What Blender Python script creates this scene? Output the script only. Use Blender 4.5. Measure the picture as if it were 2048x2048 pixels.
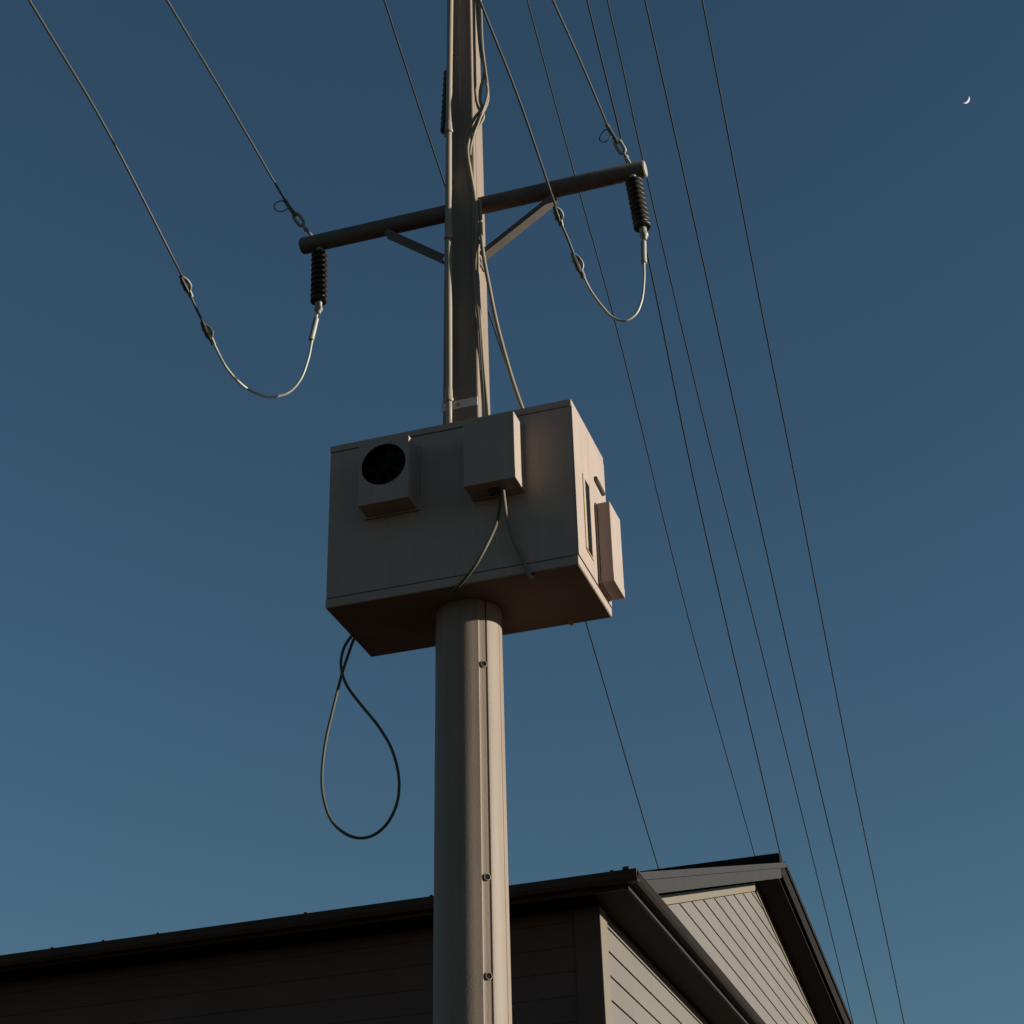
import bpy, bmesh, math, random
from mathutils import Vector, Matrix

R = math.radians
random.seed(7)
scene = bpy.context.scene
for o in list(bpy.data.objects):
    bpy.data.objects.remove(o, do_unlink=True)
COL = scene.collection

# ------------------------------------------------------------------ camera
cam_data = bpy.data.cameras.new("camera")
cam = bpy.data.objects.new("camera", cam_data)
COL.objects.link(cam)
cam_data.sensor_width = 36.0
cam_data.lens = 62.26
cam_data.clip_start = 0.1
cam_data.clip_end = 20000.0
right = Vector((0.95040569, 0.31005767, -0.02435723))
up = Vector((0.17505455, -0.46856321, 0.86591248))
fwd = Vector((-0.2570699, 0.82723199, 0.49960214))
cam.matrix_world = Matrix(((right.x, up.x, -fwd.x, 2.440), (right.y, up.y, -fwd.y, -7.144),
                           (right.z, up.z, -fwd.z, 1.600), (0, 0, 0, 1)))
scene.camera = cam

# ------------------------------------------------------------------ sky, sun, exposure
SUN_EL, SUN_AZ = R(11.5), R(10.0)          # azimuth measured from +X towards +Y
world = bpy.data.worlds.new("World")
scene.world = world
world.use_nodes = True
wn, wl = world.node_tree.nodes, world.node_tree.links
wn.clear()
sky = wn.new("ShaderNodeTexSky")
sky.sky_type = 'NISHITA'
sky.sun_disc = False
sky.sun_elevation = SUN_EL
sky.sun_rotation = R(90.0) - SUN_AZ
sky.altitude = 0.0
sky.air_density = 1.1
sky.dust_density = 0.1
sky.ozone_density = 3.5
bg = wn.new("ShaderNodeBackground")
bg.inputs["Strength"].default_value = 0.05
wo = wn.new("ShaderNodeOutputWorld")
tint = wn.new("ShaderNodeMix")                # the air's overall teal cast, the same all round
tint.data_type = 'RGBA'; tint.blend_type = 'MULTIPLY'
tint.inputs[0].default_value = 1.0
tint.inputs[7].default_value = (1.0, 1.085, 1.0, 1.0)
wl.new(sky.outputs[0], tint.inputs[6])
wl.new(tint.outputs[2], bg.inputs["Color"])
wl.new(bg.outputs[0], wo.inputs["Surface"])

sun_data = bpy.data.lights.new("sun", 'SUN')
sun_data.energy = 5.0
sun_data.angle = R(0.5)
sun_data.color = (0.985, 1.0, 0.9)
sun = bpy.data.objects.new("sun", sun_data)
COL.objects.link(sun)
sdir = Vector((math.cos(SUN_EL) * math.cos(SUN_AZ), math.cos(SUN_EL) * math.sin(SUN_AZ), math.sin(SUN_EL)))
sun.rotation_euler = sdir.to_track_quat('Z', 'Y').to_euler()
sun.location = sdir * 60

vs = scene.view_settings
vs.view_transform = 'Standard'
vs.look = 'None'
vs.exposure = 0.5
vs.gamma = 1.0
vs.use_curve_mapping = False

# ------------------------------------------------------------------ materials
def mat(name, col, rough=0.6, metal=0.0, var=0.12, scale=6.0, bump=0.0, streak=0.0, spec=0.5, fine=60.0):
    m = bpy.data.materials.new(name)
    m.use_nodes = True
    n, l = m.node_tree.nodes, m.node_tree.links
    b = n["Principled BSDF"]
    b.inputs["Roughness"].default_value = rough
    b.inputs["Metallic"].default_value = metal
    b.inputs["Specular IOR Level"].default_value = spec
    tc = n.new("ShaderNodeTexCoord")
    nz = n.new("ShaderNodeTexNoise"); nz.inputs["Scale"].default_value = scale
    nz.inputs["Detail"].default_value = 6.0
    l.new(tc.outputs["Object"], nz.inputs["Vector"])
    fz = n.new("ShaderNodeTexNoise"); fz.inputs["Scale"].default_value = fine
    fz.inputs["Detail"].default_value = 3.0
    l.new(tc.outputs["Object"], fz.inputs["Vector"])
    mx = n.new("ShaderNodeMix"); mx.data_type = 'FLOAT'; mx.inputs[0].default_value = 0.35
    l.new(nz.outputs["Fac"], mx.inputs[2]); l.new(fz.outputs["Fac"], mx.inputs[3])
    src = mx.outputs[0]
    if streak > 0:
        mp = n.new("ShaderNodeMapping"); mp.inputs["Scale"].default_value = (14.0, 14.0, 0.7)
        l.new(tc.outputs["Object"], mp.inputs["Vector"])
        sn = n.new("ShaderNodeTexNoise"); sn.inputs["Scale"].default_value = 2.0; sn.inputs["Detail"].default_value = 5.0
        l.new(mp.outputs[0], sn.inputs["Vector"])
        m2 = n.new("ShaderNodeMix"); m2.data_type = 'FLOAT'; m2.inputs[0].default_value = streak
        l.new(src, m2.inputs[2]); l.new(sn.outputs["Fac"], m2.inputs[3])
        src = m2.outputs[0]
    cr = n.new("ShaderNodeValToRGB")
    cr.color_ramp.elements[0].position = 0.28; cr.color_ramp.elements[1].position = 0.72
    lo, hi = 1.0 - var, 1.0 + var
    cr.color_ramp.elements[0].color = (col[0] * lo, col[1] * lo, col[2] * lo * 0.97, 1)
    cr.color_ramp.elements[1].color = (col[0] * hi, col[1] * hi, col[2] * hi, 1)
    l.new(src, cr.inputs[0]); l.new(cr.outputs[0], b.inputs["Base Color"])
    if bump > 0:
        bp = n.new("ShaderNodeBump"); bp.inputs["Strength"].default_value = bump
        bp.inputs["Distance"].default_value = 0.004
        l.new(fz.outputs["Fac"], bp.inputs["Height"]); l.new(bp.outputs[0], b.inputs["Normal"])
    return m

M = {
    'cabinet': mat("cabinet_paint", (0.335, 0.247, 0.205), 0.5, var=0.13, scale=5, bump=0.15, streak=0.4, fine=140.0, spec=0.2),
    'pole': mat("pole_paint", (0.23, 0.163, 0.124), 0.55, var=0.16, scale=4, bump=0.2, streak=0.55, fine=120.0, spec=0.2),
    'arm': mat("shade_toned_arm_steel", (0.125, 0.094, 0.08), 0.6, var=0.25, scale=9, bump=0.2, spec=0.15),  # darker than the right end cap: the arm's shade is put into the colour
    'galv': mat("galvanised_steel", (0.27, 0.245, 0.205), 0.6, metal=0.3, var=0.18, scale=20, bump=0.1),
    'conduit': mat("conduit_plastic", (0.3, 0.235, 0.175), 0.45, var=0.08, scale=5, streak=0.3, spec=0.3),
    'ceramic': mat("brown_ceramic", (0.022, 0.015, 0.011), 0.5, var=0.2, scale=10, spec=0.3),
    'sheath': mat("grey_cable_sheath", (0.235, 0.182, 0.128), 0.55, var=0.05, scale=12, spec=0.3),
    'olive': mat("olive_cable_sheath", (0.085, 0.07, 0.045), 0.55, var=0.05, scale=12, spec=0.2),
    'grey_sheath': mat("dull_grey_sheath", (0.19, 0.145, 0.125), 0.7, var=0.05, scale=12, spec=0.1),
    'underside': mat("underside_shade", (0.19, 0.135, 0.11), 0.8, var=0.15, scale=5, spec=0.1),  # shade beneath the cabinet, put into a darker colour
    'black': mat("black_rubber", (0.028, 0.023, 0.019), 0.5, var=0.05, scale=14, spec=0.3),
    'wire': mat("weathered_conductor", (0.07, 0.06, 0.048), 0.55, var=0.05, scale=30),
    'alloy': mat("aluminium_jumper", (0.36, 0.32, 0.26), 0.55, metal=0.2, var=0.05, scale=20),
    'hole': mat("dark_interior", (0.004, 0.0032, 0.003), 0.7, var=0.1, spec=0.08),
    'fan': mat("dark_fan_plastic", (0.009, 0.0055, 0.0035), 0.45, var=0.1, spec=0.12),
    'yellow': mat("yellow_seal", (0.3, 0.2, 0.04), 0.6, var=0.1),
    'handle': mat("bronze_handle", (0.06, 0.05, 0.038), 0.45, var=0.1),
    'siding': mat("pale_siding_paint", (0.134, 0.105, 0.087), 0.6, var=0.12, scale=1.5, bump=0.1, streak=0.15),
    'cream': mat("cream_trim_paint", (0.155, 0.114, 0.078), 0.55, var=0.07, scale=2),
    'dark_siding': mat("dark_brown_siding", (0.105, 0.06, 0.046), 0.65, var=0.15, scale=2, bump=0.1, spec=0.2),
    'dark_trim': mat("dark_brown_trim", (0.055, 0.029, 0.02), 0.6, var=0.15, scale=3, spec=0.15),
    'soffit': mat("shade_and_black_trim", (0.012, 0.007, 0.005), 0.7, var=0.15, scale=3, spec=0.1),  # eave shade put into the colour; also black gutter and back rakes
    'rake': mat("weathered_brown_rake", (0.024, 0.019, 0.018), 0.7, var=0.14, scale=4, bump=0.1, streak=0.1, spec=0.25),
    'shingle': mat("dark_shingle", (0.01, 0.008, 0.007), 0.85, var=0.3, scale=14, bump=0.3, spec=0.1),
    'label': mat("pale_metal_strap", (0.62, 0.53, 0.46), 0.45, var=0.08),
    'ink': mat("strap_ink", (0.03, 0.03, 0.03), 0.6),
    'ground': mat("dry_ground", (0.05, 0.03, 0.022), 0.9, var=0.35, scale=0.6, fine=6.0, spec=0.1),
}
moon_m = bpy.data.materials.new("moonlight"); moon_m.use_nodes = True
_b = moon_m.node_tree.nodes["Principled BSDF"]
_b.inputs["Base Color"].default_value = (0.3, 0.3, 0.3, 1)
_b.inputs["Emission Color"].default_value = (0.78, 0.72, 0.66, 1)
_b.inputs["Emission Strength"].default_value = 0.75

# ------------------------------------------------------------------ helpers
def link(name, bm, m, parent=None, smooth=False):
    me = bpy.data.meshes.new(name)
    bmesh.ops.recalc_face_normals(bm, faces=bm.faces[:])
    bm.to_mesh(me); bm.free()
    if smooth:
        for p in me.polygons:
            p.use_smooth = True
    me.materials.append(M[m] if isinstance(m, str) else m)
    o = bpy.data.objects.new(name, me)
    COL.objects.link(o)
    if parent is not None:
        o.parent = parent
        o.matrix_parent_inverse = parent.matrix_basis.inverted() if parent.parent is None else Matrix.Identity(4)
    return o

def thing(name, label, cat, loc=(0, 0, 0), group=None):
    o = bpy.data.objects.new(name, None)
    COL.objects.link(o)
    o.empty_display_size = 0.2
    o.location = loc
    o['label'] = label; o['category'] = cat
    if group: o['group'] = group
    return o

def tag(o, label, cat, group=None):
    o['label'] = label; o['category'] = cat
    if group: o['group'] = group
    return o

def add_box(bm, x0, x1, y0, y1, z0, z1, bev=0.0, seg=2):
    vs_ = [bm.verts.new((x, y, z)) for z in (z0, z1) for y in (y0, y1) for x in (x0, x1)]
    f = [(0, 1, 3, 2), (4, 6, 7, 5), (0, 4, 5, 1), (2, 3, 7, 6), (0, 2, 6, 4), (1, 5, 7, 3)]
    fs = [bm.faces.new([vs_[i] for i in q]) for q in f]
    if bev > 0:
        es = list({e for fc in fs for e in fc.edges})
        bmesh.ops.bevel(bm, geom=es, offset=bev, segments=seg, affect='EDGES', profile=0.5)

def box(name, dims, m, parent=None, bev=0.004):
    bm = bmesh.new(); add_box(bm, *dims, bev=bev)
    return link(name, bm, m, parent)

def catmull(pts, n=8):
    P = [Vector(p) for p in pts]
    if len(P) < 3:
        return P
    out = []
    for i in range(len(P) - 1):
        p0 = P[i - 1] if i else P[0] * 2 - P[1]
        p1, p2 = P[i], P[i + 1]
        p3 = P[i + 2] if i + 2 < len(P) else P[-1] * 2 - P[-2]
        # centripetal parametrisation keeps uneven spacing smooth
        t0 = 0.0
        t1 = t0 + max((p1 - p0).length, 1e-6) ** 0.5
        t2 = t1 + max((p2 - p1).length, 1e-6) ** 0.5
        t3 = t2 + max((p3 - p2).length, 1e-6) ** 0.5
        for k in range(n):
            t = t1 + (t2 - t1) * k / n
            A1 = p0 * ((t1 - t) / (t1 - t0)) + p1 * ((t - t0) / (t1 - t0))
            A2 = p1 * ((t2 - t) / (t2 - t1)) + p2 * ((t - t1) / (t2 - t1))
            A3 = p2 * ((t3 - t) / (t3 - t2)) + p3 * ((t - t2) / (t3 - t2))
            B1 = A1 * ((t2 - t) / (t2 - t0)) + A2 * ((t - t0) / (t2 - t0))
            B2 = A2 * ((t3 - t) / (t3 - t1)) + A3 * ((t - t1) / (t3 - t1))
            out.append(B1 * ((t2 - t) / (t2 - t1)) + B2 * ((t - t1) / (t2 - t1)))
    out.append(P[-1])
    return out

def add_tube(bm, pts, rad, sides=8, n=8, smooth_path=True, caps=True):
    P = catmull(pts, n) if smooth_path else [Vector(p) for p in pts]
    N = len(P)
    rads = [rad] * N if not hasattr(rad, '__len__') else \
        [rad[min(int(i * (len(rad) - 1) / max(N - 1, 1) + 0.5), len(rad) - 1)] for i in range(N)]
    t = (P[1] - P[0]).normalized()
    ref = Vector((0, 0, 1)) if abs(t.z) < 0.9 else Vector((1, 0, 0))
    nrm = (ref - t * ref.dot(t)).normalized()
    rings = []
    for i in range(N):
        a, b = P[max(i - 1, 0)], P[min(i + 1, N - 1)]
        t = (b - a).normalized()
        nrm = (nrm - t * nrm.dot(t)).normalized()
        bi = t.cross(nrm)
        rings.append([bm.verts.new(P[i] + (nrm * math.cos(2 * math.pi * k / sides) + bi * math.sin(2 * math.pi * k / sides)) * rads[i])
                      for k in range(sides)])
    for i in range(N - 1):
        for k in range(sides):
            bm.faces.new((rings[i][k], rings[i][(k + 1) % sides], rings[i + 1][(k + 1) % sides], rings[i + 1][k]))
    if caps:
        bm.faces.new(rings[0][::-1]); bm.faces.new(rings[-1])

def tube(name, pts, rad, m, parent=None, sides=8, n=8, smooth_path=True):
    bm = bmesh.new(); add_tube(bm, pts, rad, sides, n, smooth_path)
    o = link(name, bm, m, parent, smooth=True)
    return o

def add_lathe(bm, p0, p1, prof, sides=20):
    """prof: list of (t along p0->p1 in metres, radius)."""
    p0, p1 = Vector(p0), Vector(p1)
    t = (p1 - p0).normalized()
    ref = Vector((0, 0, 1)) if abs(t.z) < 0.9 else Vector((1, 0, 0))
    a = (ref - t * ref.dot(t)).normalized(); b = t.cross(a)
    rings = []
    for s, r in prof:
        c = p0 + t * s
        rings.append([bm.verts.new(c + (a * math.cos(2 * math.pi * k / sides) + b * math.sin(2 * math.pi * k / sides)) * r) for k in range(sides)])
    for i in range(len(rings) - 1):
        for k in range(sides):
            bm.faces.new((rings[i][k], rings[i][(k + 1) % sides], rings[i + 1][(k + 1) % sides], rings[i + 1][k]))
    bm.faces.new(rings[0][::-1]); bm.faces.new(rings[-1])

def lathe(name, p0, p1, prof, m, parent=None, sides=20, smooth=True):
    bm = bmesh.new(); add_lathe(bm, p0, p1, prof, sides)
    o = link(name, bm, m, parent, smooth=False)
    if smooth:
        for p in o.data.polygons:
            p.use_smooth = len(p.vertices) == 4
    return o

def add_prism(bm, A, B):
    """hexahedron / prism between two matching polygons A and B."""
    a = [bm.verts.new(p) for p in A]; b = [bm.verts.new(p) for p in B]
    n = len(a)
    bm.faces.new(a[::-1]); bm.faces.new(b)
    for i in range(n):
        bm.faces.new((a[i], a[(i + 1) % n], b[(i + 1) % n], b[i]))

def prism(name, A, B, m, parent=None):
    bm = bmesh.new(); add_prism(bm, A, B)
    return link(name, bm, m, parent)

PTS = {
    'w1': [(-0.577, -6.125, 19.733), (-1.276, 5.875, 15.655), (-1.385, 7.901, 14.968), (-1.485, 9.9, 14.292), (-1.839, 14.823, 12.605), (-2.1, 20.018, 10.848), (-2.567, 28.018, 8.129)],
    'w2': [(-1.155, -8.534, 17.612), (-1.919, 3.466, 13.514), (-2.016, 5.293, 12.895), (-2.137, 8.1, 11.953), (-2.348, 11.099, 10.924), (-2.694, 15.627, 9.361), (-3.203, 23.627, 6.629)],
    'w3': [(0.166, -5.746, 19.939), (-0.717, 6.254, 15.833), (-0.801, 7.773, 15.317), (-0.933, 9.6, 14.693), (-1.223, 12.804, 13.588), (-1.766, 20.527, 10.949), (-2.354, 28.527, 8.212)],
    'w4': [(0.348, -6.704, 18.812), (-0.286, 5.296, 14.744), (-0.411, 7.088, 14.132), (-0.611, 10.5, 12.972), (-0.774, 13.989, 11.793), (-1.216, 22.881, 8.782), (-1.64, 30.881, 6.07)],
    'w5': [(0.768, -7.012, 18.36), (0.148, 4.988, 14.292), (-0.016, 7.919, 13.297), (-0.188, 10.8, 12.317), (-0.494, 16.44, 10.403), (-0.73, 21.985, 8.53), (-1.143, 29.985, 5.818)],
    'w6': [(1.285, -6.267, 18.948), (0.587, 5.733, 14.871), (0.348, 9.493, 13.592), (0.24, 11.4, 12.944), (-0.094, 16.792, 11.11), (-0.446, 23.479, 8.841), (-0.912, 31.479, 6.123)],
    'wireA': [(0.029, -10.398, 6.838), (-1.12, -2.5, 7.385), (-1.248, -1.62, 7.446), (-1.241, -0.8, 7.149)],
    'linkA': [(-1.244, -0.75, 7.129), (-1.224, -0.69, 7.049), (-1.2, -0.62, 6.969)],
    'clampA1': [(-1.245, -0.81, 7.157), (-1.243, -0.765, 7.132), (-1.232, -0.71, 7.087)],
    'clampA2': [(-1.205, -0.63, 6.983), (-1.198, -0.58, 6.952), (-1.184, -0.53, 6.9)],
    'jumpA': [(-1.188, -0.535, 6.911), (-1.139, -0.46, 6.787), (-1.09, -0.37, 6.728), (-1.067, -0.22, 6.762), (-1.054, -0.09, 6.824), (-0.991, -0.045, 6.864), (-0.93, -0.03, 6.941), (-0.886, -0.03, 7.075), (-0.871, -0.03, 7.175), (-0.856, -0.03, 7.276), (-0.846, -0.03, 7.348), (-0.833, -0.03, 7.43)],
    'sleeveA': [(-0.875, -0.03, 7.186), (-0.849, -0.03, 7.327)],
    'wireB': [(0.355, -9.629, 6.168), (-0.813, -1.9, 7.868), (-0.949, -1.0, 8.066), (-1.005, -0.15, 8.081)],
    'hwB': [(-1.005, -0.15, 8.081), (-0.984, -0.135, 8.041), (-0.964, -0.12, 8.009), (-0.929, -0.085, 7.951), (-0.92, -0.075, 7.933), (-0.888, -0.05, 7.891)],
    'loopB': [(-1.002, -0.15, 8.087), (-1.038, -0.15, 8.101), (-1.07, -0.15, 8.095), (-1.079, -0.15, 8.075), (-1.065, -0.15, 8.044), (-1.035, -0.15, 8.024), (-0.987, -0.15, 8.034)],
    'wireC': [(1.444, -9.735, 5.886), (0.729, -1.9, 7.335), (0.656, -1.1, 7.483), (0.614, -0.38, 7.421)],
    'clampC1': [(0.614, -0.38, 7.421), (0.615, -0.34, 7.394), (0.621, -0.3, 7.351)],
    'linkC': [(0.619, -0.31, 7.364), (0.635, -0.26, 7.305), (0.651, -0.21, 7.233)],
    'clampC2': [(0.649, -0.21, 7.24), (0.663, -0.18, 7.184), (0.684, -0.15, 7.113)],
    'jumpC': [(0.681, -0.155, 7.123), (0.711, -0.13, 7.036), (0.757, -0.11, 6.946), (0.803, -0.09, 6.879), (0.862, -0.08, 6.848), (0.915, -0.065, 6.881), (0.951, -0.055, 6.965), (0.971, -0.05, 7.09), (0.978, -0.05, 7.199), (0.984, -0.05, 7.29), (0.985, -0.05, 7.394), (0.982, -0.05, 7.436)],
    'sleeveC': [(0.978, -0.05, 7.203), (0.984, -0.05, 7.342)],
    'wireD': [(1.319, -9.02, 5.575), (0.91, -1.35, 7.812), (0.878, -0.75, 7.987), (0.859, -0.13, 8.085)],
    'hwD': [(0.859, -0.13, 8.085), (0.876, -0.115, 8.037), (0.892, -0.105, 8.0), (0.918, -0.075, 7.936), (0.927, -0.07, 7.916), (0.94, -0.05, 7.884)],
    'loopD': [(0.865, -0.13, 8.073), (0.841, -0.13, 8.072), (0.816, -0.13, 8.046), (0.806, -0.13, 8.016), (0.825, -0.13, 7.992), (0.855, -0.13, 7.998), (0.873, -0.13, 8.018)],
    'insA': [(-0.845, -0.03, 7.783), (-0.839, -0.03, 7.425)],
    'insC': [(0.956, -0.05, 7.767), (0.986, -0.05, 7.421)],
    'insP': [(-0.117, 0.07, 9.011), (-0.143, 0.07, 8.522)],
    'conduit': [(-0.05, -0.143, 6.392), (-0.045, -0.143, 7.492), (-0.038, -0.143, 8.364), (-0.022, -0.143, 9.318)],
    'couplings': [(-0.05, -0.143, 6.557), (-0.045, -0.143, 7.592), (-0.039, -0.143, 8.335)],
    'cabl': [(0.117, -0.09, 7.828), (0.121, -0.1, 7.682), (0.129, -0.115, 7.543), (0.141, -0.115, 7.4), (0.16, -0.1, 7.238), (0.185, -0.08, 7.034), (0.222, -0.05, 6.813), (0.256, -0.02, 6.639), (0.295, 0.0, 6.485), (0.321, 0.02, 6.408)],
    'loop': [(-0.611, 0.05, 5.438), (-0.629, 0.05, 5.419), (-0.649, 0.05, 5.396), (-0.672, 0.05, 5.357), (-0.686, 0.05, 5.289), (-0.679, 0.05, 5.227), (-0.649, 0.05, 5.148), (-0.576, 0.05, 5.04), (-0.485, 0.05, 4.915), (-0.415, 0.05, 4.785), (-0.379, 0.05, 4.631), (-0.391, 0.05, 4.511), (-0.441, 0.05, 4.422), (-0.507, 0.05, 4.38), (-0.573, 0.05, 4.377), (-0.643, 0.05, 4.408), (-0.715, 0.05, 4.485), (-0.756, 0.05, 4.599), (-0.768, 0.05, 4.712), (-0.753, 0.05, 4.887), (-0.716, 0.05, 5.062), (-0.688, 0.07, 5.229), (-0.658, 0.08, 5.343), (-0.64, 0.09, 5.412), (-0.617, 0.09, 5.457)],
    'cabL': [(0.268, -0.335, 5.842), (0.266, -0.335, 5.761), (0.255, -0.345, 5.677), (0.247, -0.375, 5.61), (0.232, -0.43, 5.511), (0.174, -0.44, 5.403), (0.103, -0.41, 5.352), (0.04, -0.35, 5.344), (-0.001, -0.262, 5.398), (-0.001, -0.245, 5.43)],
    'cabR': [(0.291, -0.36, 5.824), (0.298, -0.34, 5.698), (0.318, -0.32, 5.585), (0.354, -0.305, 5.481), (0.378, -0.303, 5.412), (0.39, -0.3, 5.375), (0.395, -0.262, 5.398), (0.395, -0.245, 5.43)],
    'braceR': [(0.117, -0.06, 7.463), (0.532, -0.06, 7.741)],
    'braceL': [(-0.099, -0.06, 7.501), (-0.429, -0.06, 7.767)],
    's1': [(0.106, -0.084, 9.577), (0.118, -0.086, 9.326), (0.127, -0.087, 9.082), (0.142, -0.089, 8.861), (0.159, -0.09, 8.767), (0.149, -0.09, 8.694), (0.138, -0.105, 8.609), (0.134, -0.106, 8.528), (0.141, -0.106, 8.458), (0.109, -0.107, 8.416), (0.076, -0.107, 8.36), (0.047, -0.094, 8.289), (0.046, -0.094, 8.198), (0.059, -0.095, 8.093), (0.078, -0.096, 7.956), (0.093, -0.111, 7.818), (0.088, -0.112, 7.681), (0.078, -0.1, 7.491), (0.082, -0.101, 7.29), (0.096, -0.103, 7.092), (0.114, -0.105, 6.865), (0.127, -0.106, 6.645), (0.135, -0.108, 6.431), (0.136, -0.109, 6.342)],
    's2': [(0.122, -0.088, 9.567), (0.135, -0.09, 9.316), (0.143, -0.092, 9.033), (0.158, -0.093, 8.833), (0.17, -0.095, 8.657), (0.18, -0.109, 8.566), (0.167, -0.11, 8.495), (0.148, -0.11, 8.438), (0.112, -0.111, 8.367), (0.079, -0.111, 8.29), (0.061, -0.112, 8.215), (0.06, -0.113, 8.136), (0.069, -0.1, 8.027), (0.092, -0.115, 7.868), (0.102, -0.116, 7.743), (0.099, -0.117, 7.573), (0.09, -0.105, 7.385), (0.09, -0.106, 7.22), (0.104, -0.107, 7.023), (0.114, -0.109, 6.768), (0.124, -0.111, 6.521), (0.127, -0.113, 6.342)],
    's3': [(0.093, -0.084, 9.581), (0.1, -0.086, 9.332), (0.101, -0.089, 8.933), (0.108, -0.092, 8.548), (0.128, -0.092, 8.46), (0.148, -0.093, 8.416), (0.12, -0.093, 8.351), (0.085, -0.094, 8.289), (0.063, -0.094, 8.222), (0.054, -0.095, 8.16), (0.065, -0.095, 8.067), (0.081, -0.096, 7.938), (0.101, -0.111, 7.816), (0.107, -0.113, 7.642), (0.103, -0.1, 7.417), (0.103, -0.102, 7.219), (0.113, -0.104, 6.96), (0.125, -0.106, 6.706), (0.142, -0.108, 6.43), (0.144, -0.109, 6.34)],
    's4': [(0.135, -0.088, 9.562), (0.144, -0.09, 9.313), (0.151, -0.092, 8.952), (0.166, -0.094, 8.754), (0.178, -0.095, 8.598), (0.177, -0.096, 8.523), (0.162, -0.096, 8.472), (0.139, -0.111, 8.403), (0.118, -0.111, 8.344), (0.097, -0.112, 8.284), (0.074, -0.098, 8.223), (0.067, -0.099, 8.152)],
}

# ------------------------------------------------------------------ ground
bm = bmesh.new()
bm.faces.new([bm.verts.new(p) for p in ((-3000, -3000, 0), (3000, -3000, 0), (3000, 3000, 0), (-3000, 3000, 0))])
g = link('ground', bm, 'ground'); g['kind'] = 'structure'

# ------------------------------------------------------------------ house
XW, YW = -1.033, 6.0            # gable wall plane and front wall plane
XL, YB = -9.4, 23.0             # far left end, back wall
ZS = 5.848                      # soffit level
XR = -0.70                      # roof edge over the gable
FS, BS = 0.3267, 0.190          # front and back roof slope
YP, ZP = 13.76, 8.61            # peak of the roof surface
def front_z(y): return ZP - (YP - y) * FS
def back_z(y): return ZP - (y - YP) * BS
house = thing('house', 'pale gabled house with dark overhanging eaves and dark shaded front wall behind the pole', 'house', (XW, YW, 0))
HOUSE_TILT = R(-0.35)          # the old house has settled slightly to the left

wall = bmesh.new()
A = [(XL, YW + .03, 0), (XL, YB, 0), (XL, YB, ZS), (XL, YW + .03, ZS)]
B = [(XW - .03, y, z) for _, y, z in A]
add_prism(wall, A, B)
# gable triangle core, kept under the roof deck
zt = lambda y: (front_z(y) if y < YP else back_z(y)) - 0.22
ys = [YW + .1, YP, YB - .2]
A = [(XL, ys[0], ZS + .002), (XL, ys[2], ZS + .002), (XL, ys[2], max(zt(ys[2]), ZS + .01)), (XL, ys[1], zt(ys[1])), (XL, ys[0], max(zt(ys[0]), ZS + .005))]
B = [(XW - .032, y, z) for _, y, z in A]
add_prism(wall, A, B)
link('wall', wall, 'dark_trim', house)

EXPO = 0.1925                   # board exposure
BT, TT = 0.024, 0.004           # butt and tip thickness of the lapped boards
def gable_board(z0, z1, ya0, ya1, yb0, yb1, nm='siding_board'):
    x = XW - .028
    prof0 = [(x, ya0, z0), (XW - .012 + BT * .5, ya0, z0), (XW - .012 + TT, ya1, z1), (x, ya1, z1)]
    prof1 = [(x, yb0, z0), (XW - .012 + BT * .5, yb0, z0), (XW - .012 + TT, yb1, z1), (x, yb1, z1)]
    return prism(nm, prof0, prof1, 'siding', house)
GAP = 0.010
# lower wall, gable side: joints at 5.752, 5.560, ...
z = 5.752
CBW = 0.205                     # corner board face
top = ZS - .001
while top > 0.1:
    zb = z if z > 0.05 else 0.02
    gable_board(zb, top - (GAP if top < ZS - .01 else 0), YW + CBW, YW + CBW, YB, YB)
    top = zb; z -= EXPO
# upper gable: clipped by frieze boards along both rakes
def yf(zz): return 8.298 + (zz + .085 - 6.596) / 0.3266
def yb(zz): return 13.50 + (8.272 - .085 - zz) / 0.190
z = 6.767 - 4 * EXPO
zs_list = [z + k * EXPO for k in range(12)]
lo = 6.10
cuts = [lo] + [v for v in zs_list if lo + .02 < v < 8.15]
for i, zb in enumerate(cuts):
    zt_ = (cuts[i + 1] - GAP) if i + 1 < len(cuts) else 8.185
    gable_board(zb, zt_, yf(zb), yf(zt_), min(yb(zb), YB), min(yb(zt_), YB))
# front wall boards (darker than the gable side)
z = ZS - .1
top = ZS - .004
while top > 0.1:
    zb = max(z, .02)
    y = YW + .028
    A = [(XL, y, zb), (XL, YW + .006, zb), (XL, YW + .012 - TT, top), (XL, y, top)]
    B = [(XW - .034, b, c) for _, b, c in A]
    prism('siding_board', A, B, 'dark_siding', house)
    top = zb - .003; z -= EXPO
# corner board: pale face on the gable side, dark face in front
box('corner_board', (XW - .030, XW + .012, YW + .002, YW + CBW - .004, 0, ZS - .002), 'cream', house, bev=.003)
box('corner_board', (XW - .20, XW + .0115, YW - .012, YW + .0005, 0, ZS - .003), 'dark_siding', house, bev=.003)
# frieze boards under the rakes
x0, x1 = XW - .026, XW + .010
fz = lambda y: 6.596 + (y - 8.298) * 0.3266
A = [(x0, 6.6, fz(6.6) - .075), (x0, 13.38, fz(13.38) - .075), (x0, 13.50, fz(13.50) + .02), (x0, 6.6, fz(6.6) + .02)]
prism('frieze_board', A, [(x1, b, c) for _, b, c in A], 'cream', house)
bzf = lambda y: 8.272 - (y - 13.50) * 0.190
A = [(x0, 13.51, bzf(13.51) - .075), (x0, YB, bzf(YB) - .075), (x0, YB, bzf(YB) + .03), (x0, 13.51, bzf(13.51) + .03)]
prism('frieze_board', A, [(x1 - .002, b, c) for _, b, c in A], 'cream', house)
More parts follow.
